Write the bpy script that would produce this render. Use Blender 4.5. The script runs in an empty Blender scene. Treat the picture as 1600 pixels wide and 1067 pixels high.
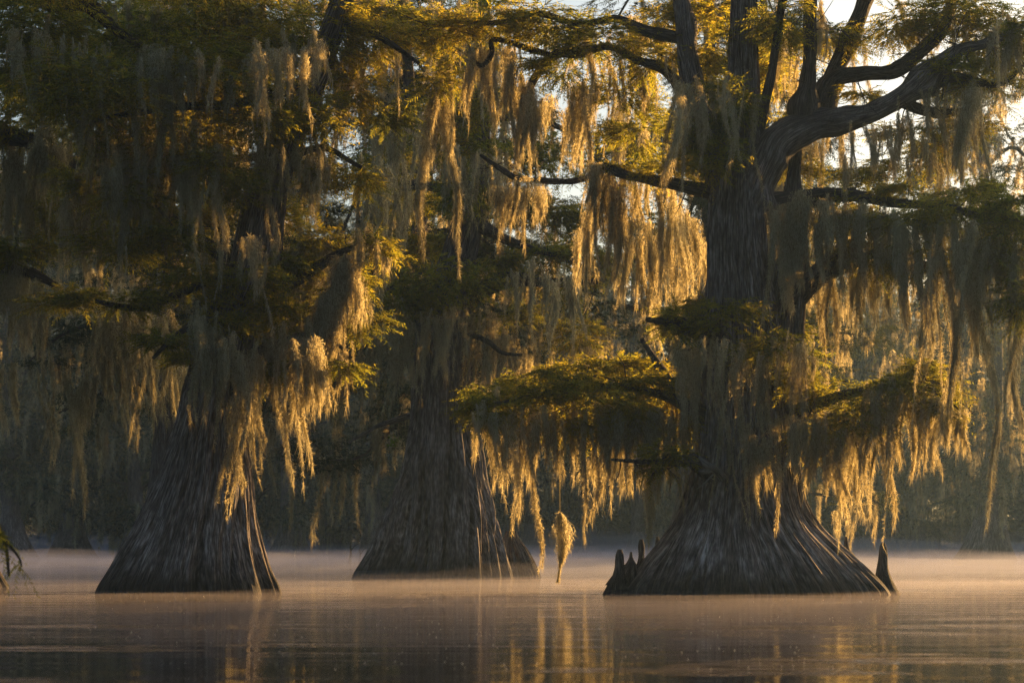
import bpy, math, random
import numpy as np
from math import radians as R
# ------------------------------------------------------------------ camera, sky, sun, exposure
sc = bpy.context.scene
COL = sc.collection
F = 3111.0            # focal length in photo pixels (70 mm on a 36 mm wide sensor, 1600 px)
EYE = 0.8             # camera height above the water
HOR = 850.0           # photo row of the horizon
cam_d = bpy.data.cameras.new('camera'); cam = bpy.data.objects.new('camera', cam_d); COL.objects.link(cam)
cam.location = (0, 0, EYE); cam.rotation_euler = (R(90), 0, 0)
cam_d.lens = 70; cam_d.sensor_width = 36; cam_d.shift_y = (HOR - 533.5) / 1600
cam_d.clip_end = 3000; cam_d.clip_start = 0.1
cam_d.dof.use_dof = True; cam_d.dof.focus_distance = 34; cam_d.dof.aperture_fstop = 2.4
sc.camera = cam
SUN_AZ, SUN_EL = 42.0, 12.0          # degrees right of the view axis, above the horizon
w = bpy.data.worlds.new('World'); sc.world = w; w.use_nodes = True
nt = w.node_tree; nt.nodes.clear()
sky = nt.nodes.new('ShaderNodeTexSky'); sky.sky_type = 'NISHITA'; sky.sun_disc = False
sky.sun_elevation = R(SUN_EL); sky.sun_rotation = R(SUN_AZ)
sky.air_density = 1.0; sky.dust_density = 2.4; sky.ozone_density = 1.0
bg = nt.nodes.new('ShaderNodeBackground'); bg.inputs['Strength'].default_value = 0.05
wo = nt.nodes.new('ShaderNodeOutputWorld')
nt.links.new(sky.outputs[0], bg.inputs[0]); nt.links.new(bg.outputs[0], wo.inputs[0])
sd = bpy.data.lights.new('sun', 'SUN'); sun = bpy.data.objects.new('sun', sd); COL.objects.link(sun)
sd.energy = 5.0; sd.angle = R(0.5); sd.color = (1.0, 0.56, 0.19)
sun.rotation_euler = (R(90 - SUN_EL), 0, R(180 - SUN_AZ)); sun.location = (40, 60, 40)
sc.view_settings.view_transform = 'Standard'; sc.view_settings.look = 'None'
sc.view_settings.gamma = 1.0; sc.view_settings.exposure = 1.8
sc.cycles.max_bounces = 6; sc.cycles.diffuse_bounces = 2; sc.cycles.glossy_bounces = 3
sc.cycles.transmission_bounces = 3; sc.cycles.volume_bounces = 0; sc.cycles.transparent_max_bounces = 8
sc.cycles.use_denoising = True; sc.cycles.denoising_prefilter = 'NONE'; sc.cycles.use_adaptive_sampling = False; sc.cycles.sample_clamp_indirect = 6
sc.cycles.caustics_reflective = False; sc.cycles.caustics_refractive = False

# ------------------------------------------------------------------ helpers
rng = np.random.default_rng(7)
random.seed(7)

def P(px, py, D):
    """the point a photo pixel shows at distance D"""
    return np.array([(px - 800) / F * D, D, EYE + (HOR - py) / F * D])

def link(o, parent=None):
    COL.objects.link(o)
    if parent: o.parent = parent
    return o

def tag(o, label=None, cat=None, group=None, kind=None):
    if label: o['label'] = label
    if cat: o['category'] = cat
    if group: o['group'] = group
    if kind: o['kind'] = kind
    return o

def empty(name, loc=(0, 0, 0)):
    o = bpy.data.objects.new(name, None); o.location = loc; o.empty_display_size = 0.3
    return link(o)

def raw_mesh(name, co, faces_n, idx, mats, smooth=False, mi=None, attr=None):
    me = bpy.data.meshes.new(name)
    nf = len(idx) // faces_n
    me.vertices.add(len(co)); me.vertices.foreach_set('co', np.asarray(co, np.float32).ravel())
    me.loops.add(len(idx)); me.loops.foreach_set('vertex_index', np.asarray(idx, np.int32))
    me.polygons.add(nf)
    me.polygons.foreach_set('loop_start', np.arange(0, nf * faces_n, faces_n, dtype=np.int32))
    me.polygons.foreach_set('loop_total', np.full(nf, faces_n, np.int32))
    if smooth: me.polygons.foreach_set('use_smooth', np.ones(nf, bool))
    if mi is not None: me.polygons.foreach_set('material_index', np.asarray(mi, np.int32))
    for m in (mats if isinstance(mats, (list, tuple)) else [mats]): me.materials.append(m)
    if attr is not None:
        a = me.attributes.new('bk', 'FLOAT_VECTOR', 'POINT'); a.data.foreach_set('vector', np.asarray(attr, np.float32).ravel())
    me.update(calc_edges=True)
    return me

def obj_tris(name, T, mat, parent=None, origin=(0, 0, 0)):
    """T: list of (n,3,3) triangle arrays in world space; origin becomes the object's own origin"""
    T = np.concatenate([t for t in T if len(t)], 0).reshape(-1, 3) - np.asarray(origin)
    me = raw_mesh(name, T, 3, np.arange(len(T)), mat)
    o = bpy.data.objects.new(name, me); link(o, parent)
    o.location = np.asarray(origin) if parent is None else np.asarray(origin) - np.array(parent.location)
    return o

class PN:
    """smooth value noise, periodic in u"""
    def __init__(s, nu, nv, seed): s.g = np.random.default_rng(seed).random((nu, nv)); s.nu = nu; s.nv = nv
    def __call__(s, u, v):
        u = np.asarray(u) * s.nu; v = np.asarray(v)
        iu = np.floor(u).astype(int); iv = np.floor(v).astype(int); fu = u - iu; fv = v - iv
        fu = fu * fu * (3 - 2 * fu); fv = fv * fv * (3 - 2 * fv)
        a = s.g[iu % s.nu, iv % s.nv]; b = s.g[(iu + 1) % s.nu, iv % s.nv]
        c = s.g[iu % s.nu, (iv + 1) % s.nv]; d = s.g[(iu + 1) % s.nu, (iv + 1) % s.nv]
        return (a * (1 - fu) + b * fu) * (1 - fv) + (c * (1 - fu) + d * fu) * fv

def unit(v): return v / np.maximum(np.linalg.norm(v, axis=-1, keepdims=True), 1e-9)

# ------------------------------------------------------------------ materials
def new_mat(name):
    m = bpy.data.materials.new(name); m.use_nodes = True; m.node_tree.nodes.clear()
    return m, m.node_tree, m.node_tree.nodes.new('ShaderNodeOutputMaterial')

def node(nt, t, **kw):
    n = nt.nodes.new('ShaderNode' + t)
    for k, v in kw.items():
        if k in n.inputs: n.inputs[k].default_value = v
        else: setattr(n, k, v)
    return n

def ramp(nt, src, stops):
    r = node(nt, 'ValToRGB'); nt.links.new(src, r.inputs[0]); el = r.color_ramp.elements
    while len(el) < len(stops): el.new(0.5)
    for e, (p, c) in zip(el, stops): e.position = p; e.color = (*c, 1)
    return r.outputs[0]

def leaf_mat(name, stops_d, stops_t, scale, mix, rnd=0.5):
    m, nt, out = new_mat(name)
    geo = node(nt, 'NewGeometry'); n = node(nt, 'TexNoise', Scale=scale, Detail=3.0)
    nt.links.new(geo.outputs['Position'], n.inputs['Vector'])
    ad = node(nt, 'Math', operation='MULTIPLY_ADD'); nt.links.new(geo.outputs['Random Per Island'], ad.inputs[0])
    ad.inputs[1].default_value = rnd; nt.links.new(n.outputs[0], ad.inputs[2])
    sb = node(nt, 'Math', operation='SUBTRACT'); nt.links.new(ad.outputs[0], sb.inputs[0]); sb.inputs[1].default_value = rnd / 2
    d = node(nt, 'BsdfDiffuse'); t = node(nt, 'BsdfTranslucent'); mx = node(nt, 'MixShader', Fac=mix)
    nt.links.new(ramp(nt, sb.outputs[0], stops_d), d.inputs[0]); nt.links.new(ramp(nt, sb.outputs[0], stops_t), t.inputs[0])
    nt.links.new(d.outputs[0], mx.inputs[1]); nt.links.new(t.outputs[0], mx.inputs[2]); nt.links.new(mx.outputs[0], out.inputs[0])
    return m

MOSS = leaf_mat('spanish_moss', [(0.2, (0.085, 0.092, 0.078)), (0.5, (0.205, 0.232, 0.222)), (0.85, (0.37, 0.41, 0.39))],
                [(0.2, (0.36, 0.29, 0.14)), (0.5, (0.70, 0.60, 0.32)), (0.85, (0.90, 0.80, 0.48))], 0.7, 0.6, 0.75)
NEEDLE = leaf_mat('cypress_needles', [(0.2, (0.014, 0.026, 0.010)), (0.5, (0.034, 0.048, 0.015)), (0.78, (0.075, 0.075, 0.02)), (0.92, (0.10, 0.05, 0.02))],
                  [(0.2, (0.20, 0.26, 0.02)), (0.5, (0.55, 0.52, 0.05)), (0.78, (0.80, 0.60, 0.06)), (0.92, (0.55, 0.24, 0.05))], 0.45, 0.55, 0.4)
FARLEAF = leaf_mat('far_foliage', [(0.3, (0.022, 0.040, 0.022)), (0.7, (0.055, 0.072, 0.035))],
                   [(0.3, (0.08, 0.11, 0.03)), (0.7, (0.16, 0.17, 0.05))], 0.15, 0.2)  # translucence cut so far leaves stay dark: shade put into the colour
SPRIG = leaf_mat('broad_leaves', [(0.3, (0.05, 0.09, 0.015)), (0.7, (0.08, 0.12, 0.02))],
                 [(0.3, (0.25, 0.38, 0.03)), (0.7, (0.4, 0.45, 0.04))], 2.0, 0.5)

def bark_mat(name, dark, mid, light, wet=True):
    m, nt, out = new_mat(name)
    at = node(nt, 'Attribute', attribute_name='bk')
    def nz(sx, sz, detail, off=0):
        mp = node(nt, 'Mapping'); mp.inputs['Scale'].default_value = (sx, sx, sz); mp.inputs['Location'].default_value = (off, off, off)
        nt.links.new(at.outputs['Vector'], mp.inputs[0])
        n = node(nt, 'TexNoise', Scale=1.0, Detail=detail, Roughness=0.6); nt.links.new(mp.outputs[0], n.inputs['Vector']); return n.outputs[0]
    fine = nz(26, 2.6, 5, 5); hair = nz(70, 5.5, 4, 9); blot = nz(1.6, 1.1, 5, 2); spot = nz(9, 7, 4, 4)
    c = ramp(nt, fine, [(0.40, dark), (0.5, mid), (0.63, light)])
    bl = ramp(nt, blot, [(0.35, (0.45, 0.42, 0.42)), (0.6, (1, 1, 1))])
    mu = node(nt, 'MixRGB', blend_type='MULTIPLY'); mu.inputs[0].default_value = 0.8
    nt.links.new(c, mu.inputs[1]); nt.links.new(bl, mu.inputs[2]); col = mu.outputs[0]
    hr = ramp(nt, hair, [(0.40, (0.36, 0.34, 0.34)), (0.50, (0.95, 0.95, 0.95)), (0.60, (1.5, 1.5, 1.53))])
    sp = ramp(nt, spot, [(0.34, (0.62, 0.60, 0.58)), (0.5, (1, 1, 1)), (0.68, (1.28, 1.3, 1.26))])
    m4 = node(nt, 'MixRGB', blend_type='MULTIPLY'); m4.inputs[0].default_value = 0.8
    nt.links.new(hr, m4.inputs[1]); nt.links.new(sp, m4.inputs[2]); hr = m4.outputs[0]
    m2 = node(nt, 'MixRGB', blend_type='MULTIPLY'); m2.inputs[0].default_value = 1.0
    nt.links.new(col, m2.inputs[1]); nt.links.new(hr, m2.inputs[2]); col = m2.outputs[0]
    if wet:      # the wet line just above the water
        geo = node(nt, 'NewGeometry'); sx = node(nt, 'SeparateXYZ'); nt.links.new(geo.outputs['Position'], sx.inputs[0])
        ml = node(nt, 'Math', operation='MULTIPLY_ADD'); nt.links.new(fine, ml.inputs[0]); ml.inputs[1].default_value = -0.3; nt.links.new(sx.outputs[2], ml.inputs[2])
        wr = ramp(nt, ml.outputs[0], [(0.0, (0.22, 0.21, 0.20)), (0.14, (0.5, 0.48, 0.46)), (0.5, (1, 1, 1))])
        m3 = node(nt, 'MixRGB', blend_type='MULTIPLY'); m3.inputs[0].default_value = 1.0
        nt.links.new(col, m3.inputs[1]); nt.links.new(wr, m3.inputs[2]); col = m3.outputs[0]
    b1 = node(nt, 'Bump', Strength=1.0, Distance=0.08); nt.links.new(fine, b1.inputs['Height'])
    b2 = node(nt, 'Bump', Strength=1.0, Distance=0.03); nt.links.new(hair, b2.inputs['Height']); nt.links.new(b1.outputs[0], b2.inputs['Normal'])
    p = node(nt, 'BsdfPrincipled', Roughness=0.85); p.inputs['Specular IOR Level'].default_value = 0.25
    nt.links.new(col, p.inputs['Base Color']); nt.links.new(b2.outputs[0], p.inputs['Normal']); nt.links.new(p.outputs[0], out.inputs[0])
    return m

BARK = bark_mat('cypress_bark', (0.085, 0.066, 0.064), (0.19, 0.157, 0.155), (0.35, 0.315, 0.315))
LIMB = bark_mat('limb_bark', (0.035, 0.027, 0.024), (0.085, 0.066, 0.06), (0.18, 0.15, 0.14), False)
DEADWOOD = bark_mat('dead_wood', (0.12, 0.11, 0.10), (0.28, 0.26, 0.25), (0.45, 0.43, 0.42), False)

def water_mat():
    m, nt, out = new_mat('water')
    tc = node(nt, 'NewGeometry')
    def nz(sx, sy, d, off=0):
        mp = node(nt, 'Mapping'); mp.inputs['Scale'].default_value = (sx, sy, 1); mp.inputs['Location'].default_value = (off, off, 0)
        nt.links.new(tc.outputs['Position'], mp.inputs[0])
        n = node(nt, 'TexNoise', Scale=1.0, Detail=d, Roughness=0.5); nt.links.new(mp.outputs[0], n.inputs['Vector']); return n.outputs[0]
    b1 = node(nt, 'Bump', Strength=1.0, Distance=0.011); nt.links.new(nz(0.35, 1.6, 2), b1.inputs['Height'])
    b2 = node(nt, 'Bump', Strength=1.0, Distance=0.0016); nt.links.new(nz(1.6, 9.0, 2, 3), b2.inputs['Height']); nt.links.new(b1.outputs[0], b2.inputs['Normal'])
    msk = ramp(nt, nz(0.22, 0.75, 3, 7), [(0.56, (0, 0, 0)), (0.70, (1, 1, 1))])      # breaths of wind ruffle the water in patches
    b3 = node(nt, 'Bump', Distance=0.085); nt.links.new(msk, b3.inputs['Strength']); nt.links.new(nz(1.1, 5.0, 2, 11), b3.inputs['Height']); nt.links.new(b2.outputs[0], b3.inputs['Normal']); b2 = b3
    p = node(nt, 'BsdfPrincipled', Roughness=0.06, IOR=1.33)
    p.inputs['Base Color'].default_value = (0.014, 0.013, 0.012, 1)
    nt.links.new(b2.outputs[0], p.inputs['Normal']); nt.links.new(p.outputs[0], out.inputs[0])
    return m
WATER = water_mat()

def ground_mat():
    m, nt, out = new_mat('ground')
    n = node(nt, 'TexNoise', Scale=0.6, Detail=5.0)
    geo = node(nt, 'NewGeometry'); nt.links.new(geo.outputs['Position'], n.inputs['Vector'])
    p = node(nt, 'BsdfPrincipled', Roughness=0.95)
    nt.links.new(ramp(nt, n.outputs[0], [(0.3, (0.03, 0.03, 0.018)), (0.7, (0.08, 0.075, 0.04))]), p.inputs['Base Color'])
    nt.links.new(p.outputs[0], out.inputs[0]); return m

def vol_mat(name, col, dens, aniso):
    m, nt, out = new_mat(name)
    v = node(nt, 'VolumePrincipled', Density=dens, Anisotropy=aniso); v.inputs['Color'].default_value = (*col, 1)
    nt.links.new(v.outputs[0], out.inputs['Volume']); return m

# ------------------------------------------------------------------ shape generators
def catmull(pts, n):
    p = np.asarray(pts, float); p = np.vstack([2 * p[0] - p[1], p, 2 * p[-1] - p[-2]])
    m = len(p) - 3; t = np.linspace(0, m - 1e-6, n); i = t.astype(int); f = (t - i)[:, None]
    a, b, c, d = p[i], p[i + 1], p[i + 2], p[i + 3]
    return 0.5 * (2 * b + (c - a) * f + (2 * a - 5 * b + 4 * c - d) * f ** 2 + (3 * b - a - 3 * c + d) * f ** 3)

def tube(pts, rad, seg=14, step=0.06, rough=0.15, seed=0, rings=None):
    """tapered bark-covered limb: returns verts, quad indices, bark coordinates"""
    pts = np.asarray(pts, float)
    L = np.linalg.norm(np.diff(pts, axis=0), axis=1).sum()
    n = rings or max(5, int(L / step))
    q = catmull(np.hstack([pts, np.asarray(rad, float)[:, None]]), n)
    c, r = q[:, :3], np.maximum(q[:, 3], 0.002)
    tg = unit(np.gradient(c, axis=0)); up = np.array([0.3, -0.8, 0.5])
    a = unit(np.cross(tg, up)); b = np.cross(tg, a)
    th = np.linspace(0, 2 * np.pi, seg, endpoint=False); s = np.concatenate([[0], np.cumsum(np.linalg.norm(np.diff(c, axis=0), axis=1))])
    TH, S = np.meshgrid(th, s)
    nz = PN(5, 64, seed)(TH / 2 / np.pi, S * 1.3) - 0.5 + 0.8 * (PN(7, 64, seed + 1)(TH / 2 / np.pi, S * 4) - 0.5)
    burl = (PN(3, 64, seed + 2)(TH / 2 / np.pi, S * 2.2) ** 3) * 0.7
    rr = r[:, None] * (0.93 + rough * 2 * nz + burl)
    v = c[:, None] + rr[..., None] * (np.cos(TH)[..., None] * a[:, None] + np.sin(TH)[..., None] * b[:, None])
    K = max(0.3, float(r.mean()) * 2.2)
    bk = np.stack([np.cos(TH) * K, np.sin(TH) * K, S * 1.0], -1)
    i = np.arange(n - 1)[:, None] * seg; j = np.arange(seg)[None]; j2 = (j + 1) % seg
    quad = np.stack([i + j, i + j2, i + seg + j2, i + seg + j], -1).reshape(-1)
    return v.reshape(-1, 3), quad, bk.reshape(-1, 3)

def obj_tubes(name, tubes, mat, parent=None):
    V, Q, B, off = [], [], [], 0
    for v, q, b in tubes: V.append(v); Q.append(q + off); B.append(b); off += len(v)
    o3 = np.array(parent.location) if parent else 0
    me = raw_mesh(name, np.vstack(V) - o3, 4, np.concatenate(Q), mat, True, attr=np.vstack(B))
    return link(bpy.data.objects.new(name, me), parent)

def flare_trunk(name, outline, D, parent, seed, flute=0.16, lobes=11, seg=560, dz=0.03, depth=0.85, mat=None, crev=0.12):
    """buttressed trunk from its own left and right edge heights: outline = [(py, left px, right px)...] at distance D"""
    o = np.array(sorted(outline, key=lambda t: -t[0]), float)
    z = EYE + (HOR - o[:, 0]) / F * D; xl = (o[:, 1] - 800) / F * D; xr = (o[:, 2] - 800) / F * D
    zz = np.arange(z[0] - 0.25, z[-1], dz)
    def ip(y):
        d = np.interp(zz, z, y); k = max(3, int(0.35 / dz)) | 1; pad = np.pad(d, k // 2, 'edge'); return np.convolve(pad, np.ones(k) / k, 'valid')
    cx = ip((xl + xr) / 2); rx = ip((xr - xl) / 2)
    th = np.linspace(0, 2 * np.pi, seg, endpoint=False); TH, Z = np.meshgrid(th, zz); U = TH / 2 / np.pi
    rtop = rx[-1]; fl = np.clip((rx - rtop) / (rx[0] - rtop + 1e-6), 0, 1)[:, None]
    warp = (PN(7, 40, seed + 5)(U, Z * 0.35) - 0.5) * 0.05
    nl = PN(lobes, 40, seed)(U + warp, Z * 0.16 + 3); b = 1 - np.exp(-np.abs(2 * nl - 1) * 3.0)
    nl2 = PN(lobes * 3, 40, seed + 1)(U + warp, Z * 0.35 + 1); b2 = 1 - np.exp(-np.abs(2 * nl2 - 1) * 4.0)
    nl3 = PN(lobes * 9, 90, seed + 2)(U + warp, Z * 1.1); nl4 = PN(180, 160, seed + 3)(U, Z * 2.4)
    A = flute * (0.22 + 0.78 * fl)
    rr = rx[:, None] * (1 + A * (b - 0.76) + 0.45 * A * (b2 - 0.75)) + 0.085 * (nl3 - 0.5) + 0.03 * (nl4 - 0.5)
    nl5 = PN(lobes * 2, 40, seed + 7)(U + warp * 1.4, Z * 0.22)      # deep clefts between the buttress folds
    rr = rr - crev * np.exp(-np.abs(2 * nl5 - 1) * 7.0) * fl ** 0.6 * rx[:, None] / rx[0] * 1.6
    rr = rr * (1 + 0.05 * (PN(3, 30, seed + 4)(U, Z * 0.4) - 0.5))
    v = np.stack([cx[:, None] + rr * np.cos(TH), D + rr * np.sin(TH) * depth, Z], -1)
    K = 1.1; bk = np.stack([np.cos(TH) * K, np.sin(TH) * K, Z], -1)
    n = len(zz); i = np.arange(n - 1)[:, None] * seg; j = np.arange(seg)[None]; j2 = (j + 1) % seg
    quad = np.stack([i + j, i + j2, i + seg + j2, i + seg + j], -1).reshape(-1)
    me = raw_mesh(name, v.reshape(-1, 3) - np.array(parent.location), 4, quad, mat or BARK, True, attr=bk.reshape(-1, 3))
    return link(bpy.data.objects.new(name, me), parent)

def tri(base, d, side, L, W):
    """thin triangles: base centre, direction, side vector, length, width"""
    s = side * (W / 2)[:, None]
    return np.stack([base - s, base + s, base + d * L[:, None]], 1)

def moss_strands(tops, lens, widths, dens=1.0, fs=1.0, r=None):
    """ropes of fine curling fuzz hanging from the given points"""
    r = r or rng; out = []
    tops = np.asarray(tops, float); lens = np.asarray(lens, float); widths = np.asarray(widths, float)
    per = np.maximum(12, (dens * 1200 * lens * (widths / 0.12) / fs ** 2)).astype(int)
    idx = np.repeat(np.arange(len(tops)), per); n = len(idx)
    t = r.random(n) ** 0.85
    ns = 5      # every rope splits into a few finer tails of uneven length
    sub = r.integers(0, ns, n); st = r.random((len(tops), ns)); tl = (0.55 + 0.45 * st)[idx, sub]; tl[sub == 0] = 1.0
    ang = (r.random((len(tops), ns)) * 6.283)[idx, sub]; spread = widths[idx] * (0.25 + 0.35 * st[idx, sub])
    t = t * tl; L = lens[idx]; tt = t / tl
    prof = (0.2 + 0.8 * np.sin(np.pi * np.clip(tt, 0, 1) ** 0.6)) * (1 - tt) ** 0.6 + 0.04
    lump = 0.65 + 0.7 * np.abs(np.sin(t * L * (5 + 4 * st[idx, sub]) + ang))
    ph = (r.random((len(tops), 4)) * 6.283)[idx]
    swx = 0.06 * L * (np.sin(t * 3.1 + ph[:, 0]) - np.sin(ph[:, 0])) + 0.03 * np.sin(t * L * 4 + ph[:, 1])
    swy = 0.035 * L * (np.sin(t * 2.7 + ph[:, 2]) - np.sin(ph[:, 2]))
    g = r.normal(size=(n, 2)) * 0.30
    rad = widths[idx] * prof * lump
    c = tops[idx].copy()
    c[:, 0] += swx + spread * np.cos(ang) * tt * 0.8 + g[:, 0] * rad
    c[:, 1] += swy + spread * np.sin(ang) * tt * 0.8 + g[:, 1] * rad
    c[:, 2] -= t * L
    hair = r.random(n) < 0.25
    d = r.normal(size=(n, 3)) * np.where(hair, 0.16, 0.75)[:, None]; d[:, 2] -= 1.0; d = unit(d)
    side = unit(np.cross(d, r.normal(size=(n, 3))))
    LL = np.where(hair, 0.12 + 0.16 * r.random(n), 0.035 + 0.05 * r.random(n)) * fs
    WW = np.where(hair, 0.005, 0.0095 * (0.6 + 0.8 * r.random(n))) * fs
    out.append(tri(c, d, side, LL, WW))
    return np.concatenate(out)

def foliage(cx, rad, n, ls=1.0, r=None, droop=0.25, wood=None):
    """feathery cypress sprays filling an ellipsoid: n twigs, each with two rows of fronds"""
    r = r or rng
    u = unit(r.normal(size=(n, 3))); rr = r.random(n) ** (1 / 2.2)
    # clumping: pull the sprays towards a few random centres so that the crown has gaps
    k = max(3, n // 30); cc = unit(r.normal(size=(k, 3))) * (r.random(k) ** 0.45)[:, None]
    p = u * rr[:, None] * 0.5 + cc[r.integers(0, k, n)] * 0.72
    b = np.asarray(cx) + p * np.asarray(rad)
    d = p * np.asarray(rad); d[:, 2] *= 0.5; d = unit(d) + r.normal(size=(n, 3)) * 0.45; d[:, 2] = d[:, 2] * 0.5 - droop * 0.6; d = unit(d)
    L = (0.22 + 0.3 * r.random(n)) * ls
    m = 16; f = (np.arange(m) + 0.5) / m
    nrm = unit(np.cross(d, np.cross([0, 0, 1.0], d)) + r.normal(size=(n, 3)) * 0.35); sd = unit(np.cross(d, nrm))
    f2 = np.broadcast_to(f, (n, m)); ctr = b[:, None] + d[:, None] * (f2 * L[:, None])[..., None]
    ctr[..., 2] -= droop * 0.5 * (f2 ** 2) * L[:, None]
    sg = np.where(np.arange(m) % 2 == 0, 1.0, -1.0)[None, :, None]
    fd = unit(d[:, None] * 0.75 + sd[:, None] * sg + r.normal(size=(n, m, 3)) * 0.28 - np.array([0, 0, droop]))
    fl = (0.07 + 0.06 * r.random((n, m))) * ls * (1.15 - 0.6 * f2)
    side = unit(np.cross(fd, nrm[:, None] + r.normal(size=(n, m, 3)) * 0.3))
    T = tri(ctr.reshape(-1, 3), fd.reshape(-1, 3), side.reshape(-1, 3), fl.ravel(), np.full(n * m, 0.021 * ls))
    if wood is not None:
        wood.append(tri(b, unit(d - np.array([0, 0, droop * 0.4])), unit(np.cross(d, [0.2, 1, 0.1])), L, np.full(n, 0.008 * ls)))
    return T

def limb_px(name, pts, parent, D, mat=None, seg=14, seed=None):
    """pts: (px, py, radius px[, dD]) along the limb"""
    q = [P(p[0], p[1], D + (p[3] if len(p) > 3 else 0)) for p in pts]; rr = [p[2] * D / F for p in pts]
    return obj_tubes(name, [tube(q, rr, seg, seed=seed if seed is not None else int(abs(pts[0][0] * 7 + pts[0][1]) + 3) % 999, step=0.05)], mat or LIMB, parent)

def twigs(parent, pts, D, n, seed, L=0.9):
    """thin bare twigs leaving a limb"""
    r = np.random.default_rng(seed); q = catmull([P(p[0], p[1], D + (p[3] if len(p) > 3 else 0)) for p in pts], 60)
    for k in range(n):
        a = q[r.integers(5, 60)]; d = unit(np.array([r.normal(), r.normal() * 0.8, r.normal() * 0.5 - 0.1])); l = L * (0.4 + 0.9 * r.random())
        b = a + d * l * 0.5 + r.normal(size=3) * 0.06; c = b + unit(d + r.normal(size=3) * 0.4) * l * 0.5
        T = [tube([a, b, c], [0.013, 0.009, 0.003], 5, rings=8)]
        for _ in range(2):
            e = b + unit(d + r.normal(size=3) * 0.8) * l * 0.4; T.append(tube([b, (b + e) / 2 + r.normal(size=3) * 0.03, e], [0.007, 0.005, 0.002], 4, rings=5))
        obj_tubes('twig', T, LIMB, parent)

def pads(parent, specs, D, r, name='foliage', dens=1.0):
    """leafy boughs: (px, py, rx px, ry px[, dD]) -> one foliage mesh each"""
    for s in specs:
        dD = s[4] if len(s) > 4 else 0.0; de = s[5] if len(s) > 5 else dens; d = D + dD; k = d / F
        rad = (s[2] * k, max(s[2] * 0.8, s[3]) * k, s[3] * k); ls = d / 34; n = int(de * 0.11 * s[2] * s[3]) + 20
        wd = []; c = P(s[0], s[1], d)
        T = foliage(c, rad, n, ls, r, wood=wd)
        wv = np.concatenate(wd)
        V = np.concatenate([T, wv]).reshape(-1, 3) - np.array(parent.location)
        me = raw_mesh(name, V, 3, np.arange(len(V)), [NEEDLE, LIMB], mi=np.r_[np.zeros(len(T)), np.ones(len(wv))])
        link(bpy.data.objects.new(name, me), parent)
HAZE, MIST_FAR, MIST_NEAR = 0.0006, 0.03, 0.024
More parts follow.
